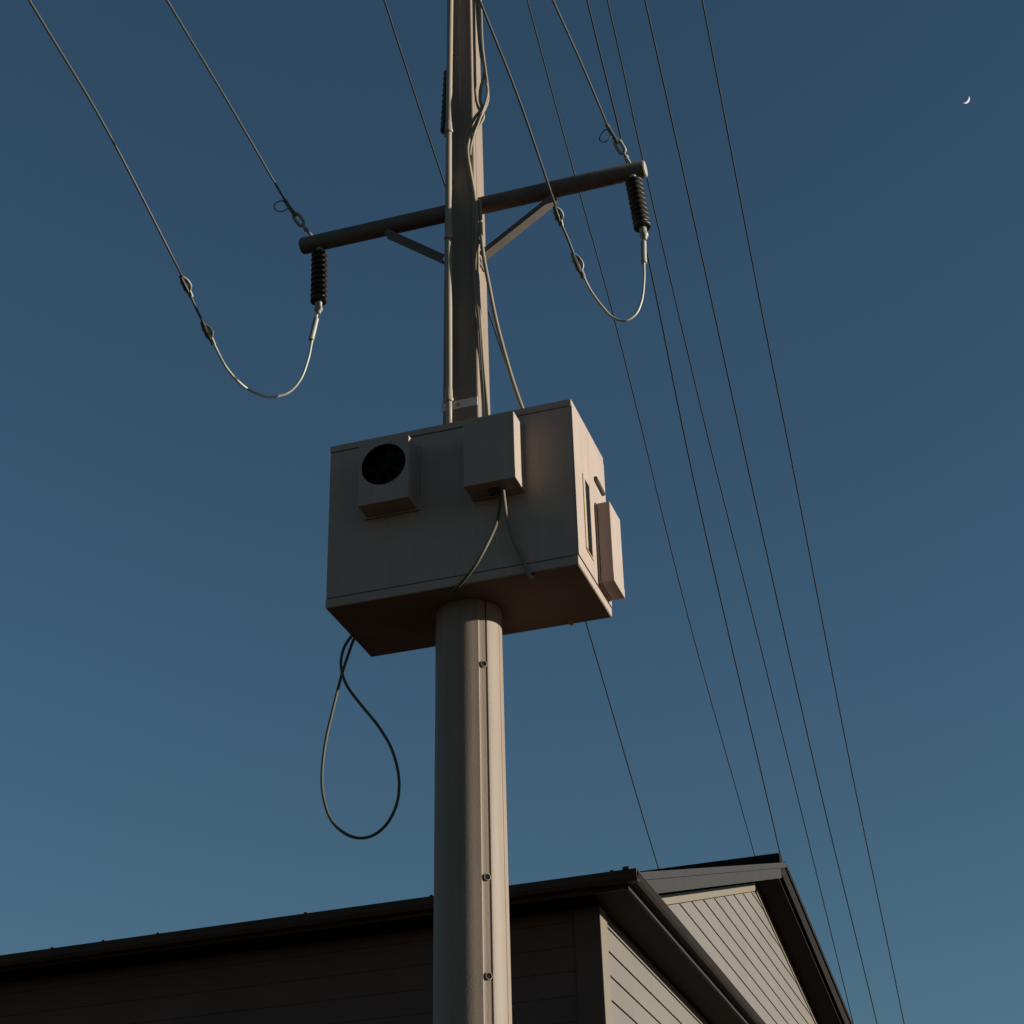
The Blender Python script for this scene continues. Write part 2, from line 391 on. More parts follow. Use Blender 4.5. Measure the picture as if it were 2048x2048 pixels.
# eave soffit, front run and gable return
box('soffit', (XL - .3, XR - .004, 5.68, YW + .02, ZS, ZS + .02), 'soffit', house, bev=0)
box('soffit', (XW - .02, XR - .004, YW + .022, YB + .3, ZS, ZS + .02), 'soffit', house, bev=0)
# fascia boards
box('fascia', (XL - .3, XR - .022, 5.655, 5.679, ZS - .012, 5.90), 'dark_trim', house, bev=.002)
box('fascia', (XR - .02, XR + .004, 5.655, YB + .3, ZS - .012, 5.95), 'rake', house, bev=.002)
# gutters: open-topped troughs with a rolled lip
def gutter_front():
    bm = bmesh.new()
    dz = .0233
    def prof(x, d):
        return [(x, 5.654, 5.872 - d), (x, 5.585, 5.872 - d), (x, 5.570, 5.90 - d), (x, 5.565, 5.962 - d), (x, 5.578, 5.962 - d), (x, 5.583, 5.906 - d), (x, 5.592, 5.886 - d), (x, 5.654, 5.886 - d)]
    add_prism(bm, prof(XL - .3, dz * 1.5), prof(-.607, 0))
    return link('gutter', bm, 'dark_trim', house)
gutter_front()
bm = bmesh.new()
def gprof(y):
    return [(XR + .006, y, 5.872), (XR + .070, y, 5.872), (XR + .085, y, 5.90), (XR + .090, y, 5.956), (XR + .078, y, 5.956), (XR + .072, y, 5.906), (XR + .063, y, 5.886), (XR + .006, y, 5.886)]
add_prism(bm, gprof(5.64), gprof(YB + .3))
gs = link('gutter', bm, 'soffit', house)
box('gutter_lip', (XR + .084, XR + .0935, 5.63, YB + .3, 5.954, 5.965), 'rake', gs, bev=.003)
gut = gs
for xh in (-6.14, -5.63, -5.154, -4.652, -3.339, -2.268, -0.80):
    d = (-.607 - xh) * .0038
    bm = bmesh.new(); add_box(bm, xh - .014, xh + .014, 5.562, 5.66, 5.958 - d, 5.972 - d, bev=.003)
    link('gutter_hanger', bm, 'dark_trim', house)
bm = bmesh.new(); add_box(bm, -.715, -.66, 5.560, 5.66, 5.955, 5.985, bev=.006)
link('gutter_hanger', bm, 'dark_trim', house)
# pent roof over the gable return
A = [(XR - .02, 5.70, 5.952), (XW - .001, 6.05, 6.09), (XW - .001, 6.05, 6.02), (XR - .02, 5.70, 5.93)]
B = [(XR - .02, YB + .3, 5.952), (XW - .001, YB + .3, 6.09), (XW - .001, YB + .3, 6.02), (XR - .02, YB + .3, 5.93)]
prism('pent_roof', A, B, 'shingle', house)
# main roof: two slabs ending at the rake
XE = XL - .3
tk = .06
A = [(XE, 5.62, front_z(5.62)), (XE, YP, ZP), (XE, YP, ZP - tk), (XE, 5.62, front_z(5.62) - tk)]
roof = prism('roof', A, [(XR, b, c) for _, b, c in A], 'shingle', house)
A = [(XE, YP + .002, ZP), (XE, YB + .6, back_z(YB + .6)), (XE, YB + .6, back_z(YB + .6) - tk), (XE, YP + .002, ZP - tk)]
prism('roof', A, [(XR, b, c) for _, b, c in A], 'shingle', house)
A = [(XE, YP - .17, front_z(YP - .17) + .012), (XE, YP - .12, ZP + .085), (XE, YP - .06, ZP + .108), (XE, YP + .04, ZP + .112), (XE, YP + .12, ZP + .085), (XE, YP + .19, back_z(YP + .19) + .012)]
prism('ridge_cap', A, [(XR - .03, b, c) for _, b, c in A], 'shingle', house)
# rake boards, front: upper drip board and wider lower board
def rake_strip(nm, y0, y1, fn, t0, t1, xa, xb, m):
    A = [(xa, y0, fn(y0) - t1), (xa, y1, fn(y1) - t1), (xa, y1, fn(y1) - t0), (xa, y0, fn(y0) - t0)]
    return prism(nm, A, [(xb, b, c) for _, b, c in A], m, house)
rake_strip('rake_board', 5.75, YP - .02, front_z, .002, .066, XR + .001, XR + .030, 'rake')
rake_strip('rake_board', 5.95, YP - .35, front_z, .068, .19, XR - .03, XR + .006, 'rake')
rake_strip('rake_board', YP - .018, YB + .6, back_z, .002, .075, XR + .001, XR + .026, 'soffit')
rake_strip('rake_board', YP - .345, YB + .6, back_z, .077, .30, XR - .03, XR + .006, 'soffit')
# sloped soffits under the rake overhang
A = [(XW + .012, 6.0, front_z(6.0) - .17), (XW + .012, 13.4, front_z(13.4) - .17), (XW + .012, 13.4, front_z(13.4) - .15), (XW + .012, 6.0, front_z(6.0) - .15)]
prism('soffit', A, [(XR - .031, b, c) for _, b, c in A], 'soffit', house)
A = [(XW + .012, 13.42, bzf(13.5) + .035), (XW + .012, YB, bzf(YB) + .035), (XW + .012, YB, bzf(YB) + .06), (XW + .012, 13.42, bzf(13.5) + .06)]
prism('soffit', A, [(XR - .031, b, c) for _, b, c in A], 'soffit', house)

house.rotation_euler.y = HOUSE_TILT
house.location.x += .042

# ------------------------------------------------------------------ utility pole
pole = thing('utility_pole', 'tall tapering grey utility pole carrying the cabinet and the crossarm', 'utility pole', (0, 0, 0))
def pcx(z): return -0.010 + 0.004 * (z - 5.5)
def lowR(z): return 0.1865 - 0.0055 * z
def low_ring(z):
    """round shaft with a recessed channel between two beads on the right-front side (azimuth from -Y towards +X)."""
    out = []
    Rz = lowR(z)
    def chord(a, a0, a1):                 # flat facet between two azimuths, as a radius offset
        m, h = (a0 + a1) / 2, (a1 - a0) / 2
        return Rz * (math.cos(R(h)) / math.cos(R(a - m)) - 1)
    stops = [(a, 0.0) for a in range(-178, 1, 4)]
    stops += [(1.2, 0), (1.5, .0014), (2.2, .0014), (2.6, 0)]
    stops += [(a, 0.0) for a in (5, 8, 11, 14, 17, 20, 23, 26)]
    stops += [(29, .0006), (32, .0018), (34.2, .0030), (34.9, .0034), (36.6, -.0014), (37, -.0016)]
    stops += [(a, chord(a, 33, 50) - .0016 + .0042 * (a - 37) / 12) for a in (39, 42, 45, 47.4)]
    stops += [(47.6, -.020), (50.6, -.020), (50.8, -.0005), (51.2, .0005), (53, .001)]
    stops += [(a, .001) for a in range(56, 80, 4)]
    stops += [(81.3, .001), (81.6, -.003), (82.3, -.003), (82.6, .001), (86, .001), (90, .0005)]
    stops += [(a, 0.0) for a in range(94, 179, 4)]
    for a, d in stops:
        t = R(a)
        out.append(((Rz + d) * math.sin(t) + pcx(z), -(Rz + d) * math.cos(t), z))
    return out
bm = bmesh.new()
zs_ = [0.0, 1.5, 3.0, 4.5, 5.40]
rings = [[bm.verts.new(p) for p in low_ring(z)] for z in zs_]
n = len(rings[0])
for i in range(len(rings) - 1):
    for k in range(n):
        bm.faces.new((rings[i][k], rings[i][(k + 1) % n], rings[i + 1][(k + 1) % n], rings[i + 1][k]))
bm.faces.new(rings[-1])
low = link('lower_shaft', bm, 'pole', pole)
for p in low.data.polygons:
    p.use_smooth = True
em = low.data
try:
    em.set_sharp_from_angle(angle=R(28))
except Exception:
    pass
# socket stubs in the channel
for z in (5.068, 4.055, 3.626, 2.75):
    t = R(43.5); Rz = lowR(z) - .006
    nrm = Vector((math.sin(t), -math.cos(t), 0))
    c = Vector((pcx(z), 0, z)) + nrm * Rz
    bm = bmesh.new(); add_lathe(bm, c - nrm * .01, c + nrm * .03, [(0, .0165), (.020, .0165), (.023, .0155), (.0235, .0130), (.012, .0128)], 20)
    s = link('socket', bm, 'pole', pole, smooth=False)
    bm = bmesh.new(); add_lathe(bm, c - nrm * .004, c + nrm * .0105, [(0, .0129), (.0145, .0129)], 18)
    link('socket_bore', bm, 'hole', s)

def upA(z): return 0.0985 - 0.0078 * (z - 6.4)
def up_ring(z):
    a = upA(z); r = a * .13
    out = []
    for (sx, sy, a0) in ((1, -1, -90), (1, 1, 0), (-1, 1, 90), (-1, -1, 180)):
        for k in range(5):
            t = R(a0 + 90 * k / 4)
            out.append((sx * (a - r) + r * math.cos(t) + pcx(z), sy * (a - r) + r * math.sin(t), z))
    return out
bm = bmesh.new()
rings = [[bm.verts.new(p) for p in up_ring(z)] for z in (6.31, 8.0, 10.0, 11.8)]
n = len(rings[0])
for i in range(3):
    for k in range(n):
        bm.faces.new((rings[i][k], rings[i][(k + 1) % n], rings[i + 1][(k + 1) % n], rings[i + 1][k]))
bm.faces.new(rings[-1])
upm = link('upper_shaft', bm, 'pole', pole)
for p in upm.data.polygons: p.use_smooth = True
try: upm.data.set_sharp_from_angle(angle=R(35))
except Exception: pass
lathe('pole_cap', (pcx(11.8), 0, 11.8), (pcx(11.8), 0, 11.9), [(0, .085), (.02, .085), (.06, .05), (.07, .01)], 'galv', pole)
# raised weld seam along the dark front face, broken in places
bm = bmesh.new()
for z0, z1 in ((9.32, 9.9), (9.08, 9.27), (8.93, 9.04), (8.55, 8.88)):
    add_tube(bm, [(pcx(z0) + .006, -upA(z0) - .0005, z0), (pcx(z1) + .006, -upA(z1) - .0005, z1)], .0026, 6, smooth_path=False)
link('weld_seam', bm, 'alloy', pole)
# thin seam line on the lit right face
bm = bmesh.new()
add_tube(bm, [(pcx(6.32) + upA(6.32) - .001, -.055, 6.32), (pcx(11.7) + upA(11.7) - .001, -.045, 11.7)], .003, 6, smooth_path=False)
link('side_seam', bm, 'handle', pole)
# strap with a small stamped mark
zc = 6.535
a_ = upA(zc)
bm = bmesh.new()
add_box(bm, pcx(zc) - a_ - .003, pcx(zc) + a_ - .006, -a_ - .0035, -a_ + .001, zc - .024, zc + .024, bev=.001)
strap = link('strap', bm, 'label', pole)
bm = bmesh.new()
yf_ = -upA(zc) - .0045
for dx, dz in ((0, .008), (-.008, 0), (.008, 0), (0, -.008)):
    add_box(bm, -.020 + dx - .0032, -.020 + dx + .0032, yf_ - .0008, yf_ + .002, zc + dz - .0032, zc + dz + .0032)
link('stamped_mark', bm, 'ink', strap)

# crossarm, part of the pole
ARM_Y, ARM_R, ARM_Z0, ARM_Z1 = -0.032, 0.0475, 7.845, 7.831
arm = lathe('crossarm', (-.950, ARM_Y, ARM_Z0), (1.019, ARM_Y, ARM_Z1),
            [(0, .0455), (.004, .0475), (1.965, .0475), (1.969, .0455)], 'arm', pole, sides=40)
lathe('end_cap', (1.0185, ARM_Y, ARM_Z1), (1.0245, ARM_Y, ARM_Z1), [(0, .042), (.004, .042), (.0055, .038)], 'galv', arm, sides=40, smooth=False)  # lighter material than the arm stands in for sunlight on this end
lathe('end_cap', (-.9500, ARM_Y, ARM_Z0), (-.9555, ARM_Y, ARM_Z0), [(0, .042), (.004, .042), (.0055, .038)], 'arm', arm, sides=40, smooth=False)
def brace(p0, p1, w, t, foot):
    """L section: a flat leg seen from the front and a flange facing down and outwards."""
    p0, p1 = Vector(p0), Vector(p1)
    d = (p1 - p0).normalized(); yv = Vector((0, 1, 0)); nv = d.cross(yv).normalized()
    if nv.z > 0: nv = -nv                        # pointing down
    bm = bmesh.new()
    def quad(p):
        return [p + nv * (w / 2) - yv * w, p + nv * (w / 2) + yv * w * .9, p + nv * (w / 2 - t) + yv * w * .9, p + nv * (w / 2 - t) - yv * (w - t),
                p - nv * (w / 2) - yv * (w - t), p - nv * (w / 2) - yv * w]
    add_prism(bm, quad(p0), quad(p1))
    return link('brace', bm, 'arm', pole)
brace((.108, -.055, 7.468), (.530, -.055, 7.752), .030, .006, 1)
brace((-.098, -.055, 7.505), (-.430, -.055, 7.772), .030, .006, -1)
# foot strap and bolts where the right brace meets the pole
bm = bmesh.new()
add_box(bm, pcx(7.47) + upA(7.47) - .002, pcx(7.47) + upA(7.47) + .008, -.085, .03, 7.435, 7.485, bev=.002)
link('brace_foot', bm, 'arm', pole)
bm = bmesh.new()
xr = pcx(7.58) + upA(7.58)
for (yy, zz, rr, ln) in ((-.03, 7.60, .009, .024), (-.045, 7.575, .008, .018), (-.005, 7.572, .010, .028), (.02, 7.55, .008, .03)):
    add_lathe(bm, (xr - .004, yy, zz), (xr + ln, yy, zz), [(0, rr), (ln * .6, rr), (ln * .62, rr * .55), (ln, rr * .5)], 8)
add_tube(bm, [(xr + .010, -.03, 7.655), (xr + .012, -.028, 7.61), (xr + .014, -.045, 7.58), (xr + .012, -.06, 7.57)], .004, 6)
add_tube(bm, [(xr + .010, -.02, 7.575), (xr + .012, .0, 7.565), (xr + .018, .03, 7.54)], .005, 6)
link('bolt', bm, 'black', pole)

# dark ribbed bushing clipped to the back left of the pole
bush = thing('bushing', 'dark ribbed bushing on the left side of the pole near the top', 'bushing', PTS['insP'][1])
p1 = Vector(PTS['insP'][1]) + Vector((.012, 0, 0)); p0 = Vector((p1.x + .012, p1.y, 9.02))
prof = []
L_ = (p0 - p1).length
for k in range(11):
    s = k * L_ * .086
    rr = .034 - .0011 * k
    prof += [(s, rr * .75), (s + .008, rr), (s + .022, rr), (s + .034, rr * .72)]
prof[0] = (0, .014)
lathe('ribbed_body', p1, p0, prof, 'ceramic', bush, sides=16)
lathe('stem', p1 - Vector((0, 0, .03)), p1 + Vector((0, 0, .02)), [(0, .010), (.05, .010)], 'galv', bush, sides=10)
box('clip', (p1.x, pcx(8.7) - upA(8.7) + .003, .06, .08, 8.69, 8.73), 'galv', bush, bev=.002)

# ------------------------------------------------------------------ conduit
con = thing('conduit', 'grey vertical conduit pipe with couplings running up the left front of the pole', 'conduit', PTS['conduit'][0])
cp = [Vector(p) for p in PTS['conduit']]
cp = [cp[0] + Vector((0, 0, -.075))] + cp[1:] + [cp[-1] + (cp[-1] - cp[-2]).normalized() * 2.2]
tube('pipe', cp, .0165, 'conduit', con, sides=20, n=6)
for c in PTS['couplings']:
    c = Vector(c)
    lathe('coupling', c - Vector((0, 0, .03)), c + Vector((0, 0, .05)),
          [(0, .018), (.002, .0245), (.018, .0245), (.022, .0215), (.060, .0200), (.076, .0195), (.08, .0174)], 'conduit', con, sides=20)
for z in (6.9, 8.0, 8.95):
    x = -.052 + (z - 6.4) * .008
    bm = bmesh.new(); add_box(bm, x - .004, x + .004, -.128, -.085, z - .012, z + .012, bev=.001)
    link('pipe_clip', bm, 'galv', con)

# ------------------------------------------------------------------ cable bundle down the pole
bun = thing('cable_bundle', 'twisted bundle of grey cables strapped down the right front edge of the pole', 'cable bundle', PTS['s1'][-1])
for nm, rr in (('s1', .0092), ('s2', .0082), ('s3', .0088), ('s4', .0072)):
    pts = [Vector(p) for p in PTS[nm]]
    pts = [pts[0] + (pts[0] - pts[1]).normalized() * 1.6] + pts
    tube('strand', pts, rr, 'sheath', bun, sides=10, n=8)

# stay cable from the pole to the back of the cabinet top
tag(tube('cable', PTS['cabl'], .0105, 'sheath', None, sides=12, n=10),
    'single slack cable slanting from the crossarm brace down behind the cabinet top', 'cable')

# ------------------------------------------------------------------ equipment cabinet
X0, X1, Y0, Y1, Z0, Z1 = -.627, .621, -.290, .286, 5.405, 6.305
cab = thing('equipment_cabinet', 'large beige metal equipment cabinet fixed round the pole under the crossarm', 'cabinet', (0, 0, Z0))
box('body', (X0 + .002, X1 - .002, Y0 + .002, Y1 - .002, Z0 + .0505, Z1 - .0405), 'cabinet', cab, bev=.003)
box('core', (X0 + .010, X1 - .010, Y0 + .010, Y1 - .010, Z0 + .02, Z1 - .02), 'hole', cab, bev=0)
box('lid', (X0, X1, Y0, Y1, Z1 - .036, Z1), 'cabinet', cab, bev=.004)
box('base_rail', (X0, X1, Y0, Y1, Z0, Z0 + .0465), 'cabinet', cab, bev=.004)
box('shade_plate', (X0 + .004, X1 - .004, Y0 + .004, Y1 - .004, Z0 - .003, Z0 + .004), 'underside', cab, bev=.001)  # added plate that darkens the underside by colour, as shade would
bm = bmesh.new(); add_lathe(bm, (.425, Y1 - .03, Z0 - .022), (.425, Y1 - .03, Z0 + .01), [(0, .006), (.004, .011), (.012, .011), (.014, .015), (.03, .015)], 12)
link('drain_plug', bm, 'yellow', cab)
# door on the right side: two leaves, seam between them
def side_panel(nm, y0, y1, z0, z1, x0=X1 - .002, x1=X1 + .0025, m='cabinet'):
    return box(nm, (x0, x1, y0, y1, z0, z1), m, cab, bev=.001)
def frame_panel(nm, y0, y1, z0, z1, hy0, hy1, hz0, hz1):
    """door leaf with a slot cut out of it."""
    bm = bmesh.new()
    xa, xb = X1 - .0018, X1 + .0025
    for (a, b, c, d) in ((y0, hy0, z0, z1), (hy1, y1, z0, z1), (hy0, hy1, z0, hz0), (hy0, hy1, hz1, z1)):
        if b - a > 1e-4 and d - c > 1e-4:
            add_box(bm, xa, xb, a, b, c, d)
    return link(nm, bm, m_cab, cab)
m_cab = 'cabinet'
SY = -.027
leaf = frame_panel('door', Y0 + .0008, SY - .002, Z0 + .052, Z1 - .042, -.150, SY - .010, 5.556, 5.956)
leaf2 = side_panel('door', SY + .002, Y1 - .004, Z0 + .052, Z1 - .042)
# tall slot window with a yellow seal round it
bm = bmesh.new(); add_box(bm, X1 - .0016, X1 - .0006, -.150, SY - .010, 5.556, 5.956)
win = link('slot_window', bm, 'hole', leaf)
bm = bmesh.new()
add_box(bm, X1 + .0005, X1 + .0045, -.151, -.118, 5.568, 5.954)
link('slot_seal', bm, 'cabinet', leaf)
bm = bmesh.new()
add_box(bm, X1 + .0012, X1 + .0062, -.158, -.148, 5.550, 5.960)
add_box(bm, X1 + .0012, X1 + .0062, -.147, SY - .006, 5.548, 5.556)
link('slot_seal', bm, 'yellow', leaf)
# handle bar
bm = bmesh.new()
add_tube(bm, [(X1 + .009, .066, 6.058), (X1 + .009, .210, 6.047)], .0125, 10, smooth_path=False)
link('handle', bm, 'handle', leaf2)
# side box
sb = box('side_box', (X1 + .0160, X1 + .078, .048, .243, 5.472, 5.905), 'cabinet', cab, bev=.003)
box('side_box_back', (X1 + .003, X1 + .0135, .044, .247, 5.468, 5.909), 'cabinet', sb, bev=.002)
bm = bmesh.new(); add_box(bm, X1 + .013, X1 + .0165, .052, .239, 5.476, 5.901)
link('side_box_gasket', bm, 'hole', sb)
box('side_box_lip', (X1 + .0158, X1 + .0792, .0468, .2442, 5.4710, 5.520), 'cabinet', sb, bev=.002)

# round fan housing on the front
FX0, FX1, FZ0, FZ1, FY = -.420, -.163, 5.853, 6.197, Y0 - .120
fc, fr = (-.292, 6.062), .1135
fan = bmesh.new()
NS = 48
outer, inner, back_in = [], [], []
for k in range(NS):
    t = 2 * math.pi * k / NS
    ca, sa = math.cos(t), math.sin(t)
    hx0, hx1, hz0, hz1 = FX0 - fc[0], FX1 - fc[0], FZ0 - fc[1], FZ1 - fc[1]
    s = min((hx1 if ca > 0 else hx0) / ca if abs(ca) > 1e-6 else 1e9, (hz1 if sa > 0 else hz0) / sa if abs(sa) > 1e-6 else 1e9)
    outer.append(fan.verts.new((fc[0] + ca * s, FY, fc[1] + sa * s)))
    inner.append(fan.verts.new((fc[0] + ca * fr, FY, fc[1] + sa * fr)))
    back_in.append(fan.verts.new((fc[0] + ca * (fr - .004), FY + .055, fc[1] + sa * (fr - .004))))
for k in range(NS):
    j = (k + 1) % NS
    fan.faces.new((outer[k], outer[j], inner[j], inner[k]))
    fan.faces.new((inner[k], inner[j], back_in[j], back_in[k])).material_index = 1
# corners of the front plate
cn = {}
for sx, sz in ((FX0, FZ0), (FX1, FZ0), (FX1, FZ1), (FX0, FZ1)):
    cn[(sx, sz)] = fan.verts.new((sx, FY, sz))
for k in range(NS):
    j = (k + 1) % NS
    a, b = outer[k].co, outer[j].co
    if abs(a.x - b.x) > 1e-5 and abs(a.z - b.z) > 1e-5:
        cx = FX0 if min(abs(a.x - FX0), abs(b.x - FX0)) < 1e-5 else FX1
        cz = FZ0 if min(abs(a.z - FZ0), abs(b.z - FZ0)) < 1e-5 else FZ1
        fan.faces.new((outer[k], outer[j], cn[(cx, cz)]))
add_box(fan, FX0, FX1, FY + .056, Y0 - .012, FZ0, FZ1)
for (a, b, c, d) in ((FX0, FX0 + .003, FZ0, FZ1), (FX1 - .003, FX1, FZ0, FZ1), (FX0 + .003, FX1 - .003, FZ0, FZ0 + .003), (FX0 + .003, FX1 - .003, FZ1 - .003, FZ1)):
    add_box(fan, a, b, FY + .0005, FY + .056, c, d)
fh = link('fan_housing', fan, 'cabinet', cab)
fh.data.materials.append(M['fan'])
box('fan_flange', (FX0 - .012, FX1 + .012, Y0 - .011, Y0 - .0005, FZ0 - .012, FZ1 + .010), 'cabinet', fh, bev=.002)
box('fan_sill', (FX0 - .0015, FX1 + .0015, FY - .0025, Y0 - .013, FZ0 - .0015, FZ0 + .037), 'cabinet', fh, bev=.002)
bm = bmesh.new(); add_lathe(bm, (fc[0], FY + .053, fc[1]), (fc[0], FY + .0555, fc[1]), [(0, fr - .004), (.002, fr - .004)], NS)
link('fan_back', bm, 'hole', fh)
for k in range(7):
    t = 2 * math.pi * k / 7 + .3
    bm = bmesh.new()
    d = Vector((math.cos(t), 0, math.sin(t))); s = Vector((-math.sin(t), 0, math.cos(t)))
    c = Vector((fc[0], FY + .035, fc[1]))
    q = [c + d * .026 - s * .010 + Vector((0, .008, 0)), c + d * .026 + s * .012 - Vector((0, .008, 0)), c + d * .102 + s * .040 - Vector((0, .008, 0)), c + d * .104 - s * .012 + Vector((0, .008, 0))]
    add_prism(bm, q, [p + Vector((0, .003, 0)) for p in q])
    link('fan_blade', bm, 'fan', fh)
lathe('fan_hub', (fc[0], FY + .045, fc[1]), (fc[0], FY + .015, fc[1]), [(0, .032), (.022, .032), (.028, .026), (.030, .010)], 'fan', fh, sides=20)
bm = bmesh.new()
for rr in (.022, .04, .058, .076, .094, .110):
    add_tube(bm, [(fc[0] + rr * math.cos(2 * math.pi * k / 40), FY + .006, fc[1] + rr * math.sin(2 * math.pi * k / 40)) for k in range(41)], .0011, 5, smooth_path=False)
for k in range(4):
    t = math.pi * k / 4 + .35
    add_tube(bm, [(fc[0] - .113 * math.cos(t), FY + .0085, fc[1] - .113 * math.sin(t)), (fc[0] + .113 * math.cos(t), FY + .0085, fc[1] + .113 * math.sin(t))], .0014, 5, smooth_path=False)
link('fan_guard', bm, 'fan', fh)

# junction box on the front
JX0, JX1, JZ0, JZ1, JY = .122, .375, 5.838, 6.203, Y0 - .140
jb = box('junction_box', (JX0, JX1, JY, Y0 - .030, JZ0, JZ1), 'cabinet', cab, bev=.003)
box('junction_back', (JX0 - .004, JX1 + .004, Y0 - .025, Y0 - .0005, JZ0 - .004, JZ1 + .004), 'cabinet', jb, bev=.002)
box('junction_gasket', (JX0 + .004, JX1 - .004, Y0 - .031, Y0 - .024, JZ0 + .004, JZ1 - .004), 'hole', jb, bev=0)
box('junction_lip', (JX0 - .0012, JX1 + .0012, JY - .0018, Y0 - .0302, JZ0 - .0012, JZ0 + .051), 'cabinet', jb, bev=.002)
bm = bmesh.new()
for xx in (.236, .252):
    add_lathe(bm, (xx, -.36, JZ0 - .030), (xx, -.36, JZ0 + .01), [(0, .010), (.008, .016), (.026, .016), (.028, .019), (.036, .019)], 12)
link('cable_gland', bm, 'black', jb)

# cables leaving the junction box
tag(tube('cable', PTS['cabL'], .0080, 'olive', None, sides=10), 'short cable curving left from under the junction box to the cabinet base', 'cable', 'cables under the junction box')
tag(tube('cable', PTS['cabR'], .0090, 'grey_sheath', None, sides=10), 'short dark cable running right from under the junction box to the cabinet base', 'cable', 'cables under the junction box')
# teardrop loop hanging under the cabinet
tag(tube('cable_loop', PTS['loop'], .0073, 'olive', None, sides=10, n=8), 'thin dark cable hanging in a teardrop loop below the cabinet', 'cable')

# ------------------------------------------------------------------ insulators under the crossarm
def insulator(key, label):
    a, b = Vector(PTS[key][0]), Vector(PTS[key][1])
    d = (b - a).normalized(); Lh = (b - a).length
    t = thing('insulator', label, 'insulator', a, 'insulators under the crossarm')
    prof = [(0, .012), (.012, .025)]
    nsh = 9
    st = (Lh - .045) / nsh
    for k in range(nsh):
        s = .016 + k * st
        prof += [(s, .028), (s + st * .18, .0445), (s + st * .42, .0460), (s + st * .52, .041), (s + st * .72, .029)]
    prof += [(Lh - .024, .0455), (Lh - .012, .0465), (Lh - .006, .037), (Lh - .010, .02)]
    lathe('shed_stack', a, b, prof, 'ceramic', t, sides=28)
    lathe('top_shackle', a - d * .065, a + d * .02, [(0, .010), (.045, .011), (.047, .019), (.058, .019), (.060, .014), (.082, .014)], 'galv', t, sides=14)
    lathe('end_fitting', b - d * .03, b + d * .075, [(0, .019), (.045, .0195), (.062, .0195), (.066, .023), (.078, .023), (.082, .017), (.098, .013), (.104, .008)], 'galv', t, sides=18)
    return t
insulator('insA', 'dark ribbed insulator hanging under the left end of the crossarm')
insulator('insC', 'dark ribbed insulator hanging under the right end of the crossarm')

# ------------------------------------------------------------------ line wires and their fittings
def clamp(pts, parent, w=.022):
    """bolted parallel clamp: tapering keeper, plate with an open eye, bolt heads."""
    a, c = Vector(pts[0]), Vector(pts[-1])
    d = (c - a).normalized(); Lh = (c - a).length
    side = d.cross(Vector((0, 1, 0))).normalized()
    if side.x < 0: side = -side
    bm = bmesh.new()
    add_lathe(bm, a - side * w * .25, c - side * w * .25, [(0, .008), (Lh * .15, w * .55), (Lh * .5, w * .72), (Lh * .72, w * .55), (Lh * .8, w * .34), (Lh, .009)], 10)
    body = link('clamp', bm, 'wire', parent)
    bm = bmesh.new()
    add_tube(bm, [a + d * Lh * .10 + side * w * .2, a + d * Lh * .30 + side * w * .85, a + d * Lh * .55 + side * w * .95, a + d * Lh * .72 + side * w * .25], .0065, 8)
    add_tube(bm, [a + d * Lh * .12 + side * w * .1, a + d * Lh * .4 + side * w * .3, a + d * Lh * .70 + side * w * .25, c + side * w * .15], .007, 8)
    link('clamp_bail', bm, 'galv', body)
    bm = bmesh.new()
    for s in (.3, .6):
        p = a + d * Lh * s
        add_lathe(bm, p - side * w * 1.0, p + side * w * .2, [(0, .006), (.006, .006), (.0065, .004), (w * 1.2, .004)], 8)
    link('clamp_bolt', bm, 'galv', body)
    return body

WR = .0062
def line_with_jumper(s, label):
    root = thing('line_wire', label, 'wire', PTS['wire' + s][-1], 'line wires tied to the crossarm')
    w = [Vector(p) for p in PTS['wire' + s]]
    tube('conductor', w, WR, 'wire', root, sides=8, n=6)
    tube('link_wire', [w[-1], *[Vector(p) for p in PTS['link' + s]], Vector(PTS['jump' + s][0])], WR * 1.15, 'wire', root, sides=8)
    clamp(PTS['clamp' + s + '1'], root); clamp(PTS['clamp' + s + '2'], root)
    tube('jumper_loop', PTS['jump' + s], .0070, 'alloy', root, sides=10, n=10)
    a, b = Vector(PTS['sleeve' + s][0]), Vector(PTS['sleeve' + s][1])
    Lh = (b - a).length
    prof = [(0, .008), (.002, .0165), (.012, .0165)]
    k = .016
    while k < Lh - .008:
        prof += [(k, .0150), (k + .004, .0158), (k + .008, .0150)]; k += .012
    prof += [(Lh - .003, .0155), (Lh, .008)]
    lathe('crimp_sleeve', a, b, prof, 'galv', root, sides=16)
line_with_jumper('A', 'wire from the upper left ending in a deep jumper loop to the left insulator')
line_with_jumper('C', 'wire passing before the crossarm into a jumper loop to the right insulator')

